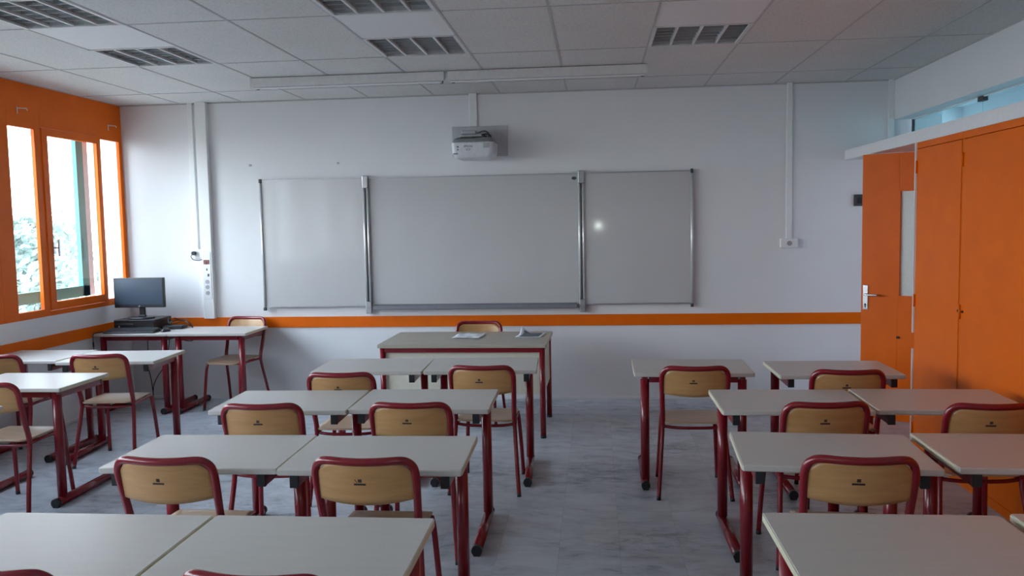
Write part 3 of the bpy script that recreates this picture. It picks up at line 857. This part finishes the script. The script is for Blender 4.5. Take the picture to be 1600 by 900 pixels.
# ------------------------------------------------------------------ teacher desk
td = thing('teacher_desk', 'long teacher desk with a beige top and cream front panel', 'desk', (.985, -1.05, 0), -.012)
hw, hd = .645, .380
b = new(); o1 = rr(hw, -hd, hd, .012, 3); sh = [(x * .997, y * .994) for x, y in o1]
loft(b, [(sh, .688), (o1, .691), (o1, .711), (sh, .714)])
for f in b.faces: f.smooth = False
obj('tabletop', b, M['teachertop'], td)
b = new()
for y in (-hd + .035, hd - .035): box(b, -hw + .05, hw - .05, y - .015, y + .015, .652, .688, bev=.003)
for x in (-hw + .035, hw - .035): box(b, x - .015, x + .015, -hd + .05, hd - .05, .652, .688, bev=.003)
obj('rail', b, M['red'], td)
for sx in (-1, 1):
    for sy in (-1, 1):
        b = new(); tube(b, [(sx * (hw - .035), sy * (hd - .035), .02), (sx * (hw - .035), sy * (hd - .035), .688)], .0215, 16); l = obj('leg', b, M['red'], td)
        b = new(); tube(b, [(sx * (hw - .035), sy * (hd - .035), 0), (sx * (hw - .035), sy * (hd - .035), .022)], .0225, 14); obj('leg_cap', b, M['black'], l)
bx('front_panel', M['cream'], td, -hw + .06, hw - .06, -hd + .050, -hd + .066, .33, .652)
for sx in (-1, 1):
    o = bx('side_panel', M['cream'], td, sx * (hw - .035) - .008, sx * (hw - .035) + .008, -hd + .06, hd - .06, .33, .652)

# papers on it
def sheet(corners, z, bumpy, seed, m, name, lab, curl=None):
    rnd = random.Random(seed)
    A, B_, C_, D_ = [Vector((x, y, 0)) for x, y in corners]   # near-left, near-right, far-right, far-left
    ph = [rnd.uniform(0, 6) for _ in range(4)]
    def fn(u, v, s):
        p = (A * (1 - u) + B_ * u) * (1 - v) + (D_ * (1 - u) + C_ * u) * v
        h = z + .0012 + bumpy * (1 + math.sin(u * 9 + ph[0]) * math.sin(v * 7 + ph[1])) * .5 + bumpy * .5 * (1 + math.sin(u * 21 + ph[2] + v * 5))*.4
        if curl:
            d = math.hypot(u - curl[0], v - curl[1])
            if d < .42: h += curl[2] * (1 - d / .42) ** 1.6
        return Vector((p.x, p.y, h + (.0004 if s == 0 else -.0004)))
    b = new(); grid_solid(b, fn, 18, 22)
    return obj(name, b, m), fn
o, _ = sheet([(.850, -1.075), (1.080, -1.120), (1.100, -.850), (.880, -.810)], .714, .007, 3, M['paper'], 'paper_sheet', '')
tag(o, 'crumpled white sheet lying in the middle of the teacher desk', 'paper', 'papers on the teacher desk')
o, fn = sheet([(1.355, -1.050), (1.560, -1.060), (1.590, -.780), (1.385, -.770)], .714, .002, 5, M['paper'], 'paper_sheet', '', curl=(0, 1, .05))
tag(o, 'white sheet with a grey printed picture and a curled corner', 'paper', 'papers on the teacher desk')
def fn2(u, v, s):
    p = fn(.12 + .76 * u, .10 + .78 * v, 0); return p + Vector((0, 0, .0012 if s == 0 else .0004))
b = new(); grid_solid(b, fn2, 14, 16); obj('printed_picture', b, M['print_grey'], o)

# ------------------------------------------------------------------ computer
TOPZ = .712
pc = thing('desktop_computer', 'flat black desktop computer case under the monitor', 'computer', (-2.13, -.300, TOPZ), .02)
b = new(); box(b, -.20, .17, -.17, .17, .004, .100, bev=.004); obj('case', b, M['black'], pc)
b = new(); box(b, -.19, -.02, -.1735, -.169, .055, .068, bev=.001); box(b, .02, .15, -.1735, -.169, .02, .035, bev=.001); obj('drive_slot', b, M['dark'], pc)
b = new(); tube(b, [(-.15, -.168, .04), (-.15, -.175, .04)], .008, 12); obj('power_button', b, M['alu'], pc)
for sx in (-.17, .14):
    b = new(); tube(b, [(sx, -.14, 0), (sx, -.14, .006)], .012, 10); tube(b, [(sx, .14, 0), (sx, .14, .006)], .012, 10); obj('rubber_foot', b, M['dark'], pc)
mo = thing('computer_monitor', 'black flat computer monitor standing on the desktop case', 'monitor', (-2.135, -.345, TOPZ + .1005), .02)
b = new(); loft(b, [([(x * .97, y * .97) for x, y in rr(.115, -.085, .085, .07)], 0), (rr(.115, -.085, .085, .07), .004), (rr(.11, -.08, .08, .07), .014)]); obj('stand_base', b, M['black'], mo)
b = new(); box(b, -.022, .028, .01, .035, .012, .16, bev=.004); box(b, -.03, .036, .0, .03, .012, .03, bev=.004); obj('stand_neck', b, M['black'], mo)
b = new(); box(b, -.240, .232, -.018, .02, .100, .372, bev=.006); sc_ = obj('bezel', b, M['black'], mo)
b = new(); box(b, -.227, .219, -.0195, -.017, .128, .359); obj('screen', b, M['screen'], sc_)
b = new(); tube(b, [(-.004, -.018, .113), (-.004, -.0205, .113)], .008, 14); obj('badge', b, M['alu'], sc_)
kb = thing('keyboard', 'black computer keyboard in front of the desktop case', 'keyboard', (-2.10, -.575, TOPZ), .05)
b = new()
pr = [(-.075, 0), (.075, 0), (.075, .028), (.06, .030), (-.07, .014), (-.075, .010)]
prism(b, pr, -.225, .225, Matrix(((0, 0, 1, 0), (1, 0, 0, 0), (0, 1, 0, 0), (0, 0, 0, 1)))); obj('case', b, M['black'], kb)
b = new()
for r in range(6):
    y = -.055 + r * .021; z = .014 + (y + .07) * (.016 / .13)
    x = -.215
    for k in range(21):
        w = .0175
        if r == 0 and 3 < k < 9:
            if k == 4: box(b, x, x + .0175 * 5 + .010, y, y + .017, z, z + .007, bev=.001)
            x += .0205; continue
        if k in (14,): x += .004
        box(b, x, x + w, y, y + .017, z, z + .007, bev=.001); x += .0203
kk = obj('keys', b, M['key'], kb); kk['kind'] = 'stuff'
ms = thing('computer_mouse', 'small black computer mouse right of the keyboard', 'mouse', (-1.815, -.52, TOPZ), -.1)
b = new(); bmesh.ops.create_uvsphere(b, u_segments=18, v_segments=12, radius=1)
for v in b.verts: v.co = Vector((v.co.x * .031, v.co.y * .056, max(0, v.co.z) * .034 + .001))
for f in b.faces: f.smooth = True
obj('shell', b, M['black'], ms)
b = new(); tube(b, [(-.004, .03, .029), (.004, .03, .029)], .006, 10); obj('wheel', b, M['dark'], ms)
b = new(); tube(b, catmull([(0, .055, .006), (.01, .12, .004), (-.05, .17, .004), (-.10, .20, .004)], 5), .002, 6); obj('cord', b, M['black'], ms)
# little black box and tangle right of the case
hb = thing('power_adapter', 'flat black box beside the desktop case with cables on it', 'adapter', (-1.86, -.30, TOPZ), .05)
b = new(); box(b, -.085, .11, -.06, .06, 0, .030, bev=.005); obj('case', b, M['black'], hb)
b = new(); box(b, -.07, -.04, -.0615, -.058, .010, .020); obj('port', b, M['alu'], hb)
rnd = random.Random(8)
for k, (lab) in enumerate(('black cable looping over the flat box, topmost of the tangle', 'black cable curling towards the wall beside the desktop case', 'black cable running right along the desk from the flat box')):
    pts = [(-1.955 + .03 * k, -.26, TOPZ + .05)]
    for q in range(5):
        pts.append((-1.93 + .05 * q + rnd.uniform(-.015, .02), -.30 + rnd.uniform(-.05, .10), TOPZ + .045 + rnd.uniform(0, .055) * (1 if q < 4 else .2)))
    pts.append((-1.71 + .02 * k, -.22 - .04 * k, TOPZ + .004))
    b = new(); tube(b, catmull(pts, 5), .0032, 8)
    tag(obj('cable', b, M['black']), lab, 'cable', 'cables behind the computer')
# hanging cables
hang = [
 ([(-2.11, -.30, .685), (-2.113, -.30, .55), (-2.117, -.30, .36), (-2.10, -.30, .25), (-2.088, -.30, .15), (-2.087, -.295, .006)], 'black cable hanging from the computer desk straight to the floor'),
 ([(-1.90, -.28, .685), (-1.925, -.29, .50), (-1.956, -.295, .376), (-2.035, -.305, .262), (-2.076, -.31, .16), (-2.076, -.31, .006)], 'black cable bending left under the computer desk to join the straight one'),
 ([(-2.02, -.22, .685), (-1.99, -.22, .62), (-1.97, -.22, .55), (-2.02, -.20, .40), (-2.05, -.16, .20), (-2.06, -.12, .006)], 'black cable furthest back under the computer desk, near the wall'),
 ([(-1.66, -.30, .685), (-1.65, -.30, .64), (-1.68, -.30, .60), (-1.75, -.30, .60), (-1.80, -.30, .63), (-1.82, -.30, .685)], 'short black cable loop just under the seam of the front wall desks'),
]
for pts, lab in hang:
    b = new(); tube(b, catmull(pts, 6), .0042, 8); tag(obj('cable', b, M['black']), lab, 'cable', 'cables behind the computer')
cb = thing('power_cable', 'black cable with plug hanging over the left end of the computer desk', 'cable', (0, 0, 0))
b = new(); tube(b, catmull([(-2.33, -.56, .722), (-2.38, -.63, .720), (-2.39, -.685, .716), (-2.39, -.70, .69), (-2.39, -.70, .60), (-2.385, -.70, .50)], 6), .0045, 8); obj('cord', b, M['black'], cb)
b = new(); tube(b, [(-2.39, -.70, .645), (-2.39, -.70, .60)], .0075, 10); obj('plug', b, M['black'], cb)

# ------------------------------------------------------------------ lights
SKY, SKY_LOBE = 4.3, 8.0
W = bpy.data.worlds.new('overcast_sky'); S.world = W; W.use_nodes = True
nt = W.node_tree; bg = nt.nodes['Background']
tc = nt.nodes.new('ShaderNodeTexCoord'); sx = nt.nodes.new('ShaderNodeSeparateXYZ')
nt.links.new(tc.outputs['Generated'], sx.inputs[0])
rp = nt.nodes.new('ShaderNodeValToRGB'); e = rp.color_ramp.elements
e[0].position = .0; e[0].color = (.78, .86, .92, 1); e[1].position = .7; e[1].color = (.66, .80, 1.0, 1)
nt.links.new(sx.outputs['Z'], rp.inputs['Fac'])
# thin cloud, brightest where the veiled sun stands (behind and to the left)
dp = nt.nodes.new('ShaderNodeVectorMath'); dp.operation = 'DOT_PRODUCT'; dp.inputs[1].default_value = Vector((-.80, -.42, .42)).normalized()
nt.links.new(tc.outputs['Generated'], dp.inputs[0])
cl1 = nt.nodes.new('ShaderNodeMath'); cl1.operation = 'MAXIMUM'; cl1.inputs[1].default_value = 0; nt.links.new(dp.outputs['Value'], cl1.inputs[0])
cl2 = nt.nodes.new('ShaderNodeMath'); cl2.operation = 'POWER'; cl2.inputs[1].default_value = 5; nt.links.new(cl1.outputs[0], cl2.inputs[0])
cl3 = nt.nodes.new('ShaderNodeMath'); cl3.operation = 'MULTIPLY_ADD'; cl3.inputs[1].default_value = SKY_LOBE; cl3.inputs[2].default_value = SKY
nt.links.new(cl2.outputs[0], cl3.inputs[0]); nt.links.new(cl3.outputs[0], bg.inputs['Strength'])
nt.links.new(rp.outputs['Color'], bg.inputs['Color'])

def portal(name, loc, sx_, sy_, rot):
    l = bpy.data.lights.new(name, 'AREA'); l.shape = 'RECTANGLE'; l.size = sx_; l.size_y = sy_
    l.cycles.is_portal = True
    o = bpy.data.objects.new(name, l); COL.objects.link(o); o.location = loc; o.rotation_euler = rot
for k in range(5):
    portal('window_portal', (XL - .24, -1.735 * k - .85, 1.75), 1.6, 1.72, (0, -PI / 2, 0))
for k in range(-3, 5):
    portal('corridor_portal', (6.85, -1.6 * k - 1.3, 1.875), 1.75, .6, (0, PI / 2, 0))
# the small lamp of the phone that took the picture (its glint is on the right board panel)
pl_ = bpy.data.lights.new('phone_lamp', 'POINT'); pl_.energy = 5.0; pl_.shadow_soft_size = .02; pl_.color = (.9, 1, .92)
po = bpy.data.objects.new('phone_lamp', pl_); COL.objects.link(po); po.location = (2.05, -7.60, 1.53)

# ------------------------------------------------------------------ camera
fpx, yaw, pitch, roll = 1326.638, .09895, .0778, -.01895
cyw, syw = math.cos(yaw), math.sin(yaw)
fw = Vector((-syw * math.cos(pitch), cyw * math.cos(pitch), -math.sin(pitch)))
r0 = Vector((cyw, syw, 0)); u0 = r0.cross(fw)
r = r0 * math.cos(roll) + u0 * math.sin(roll); u = -r0 * math.sin(roll) + u0 * math.cos(roll)
cam = bpy.data.cameras.new('camera'); co = bpy.data.objects.new('camera', cam); COL.objects.link(co)
m3 = Matrix((r, u, -fw)).transposed()
co.matrix_world = Matrix.Translation((1.997, -7.683, 1.627)) @ m3.to_4x4()
cam.sensor_width = 36; cam.lens = fpx / 1600 * 36; cam.clip_start = .02
S.camera = co
S.view_settings.view_transform = 'Standard'; S.view_settings.look = 'None'
S.view_settings.gamma = 1; S.view_settings.use_curve_mapping = False
S.view_settings.exposure = 0.9
S.cycles.max_bounces = 12; S.cycles.diffuse_bounces = 6; S.cycles.transparent_max_bounces = 12
S.cycles.use_denoising = True
S.cycles.caustics_reflective = False; S.cycles.caustics_refractive = False
S.cycles.sample_clamp_indirect = 6
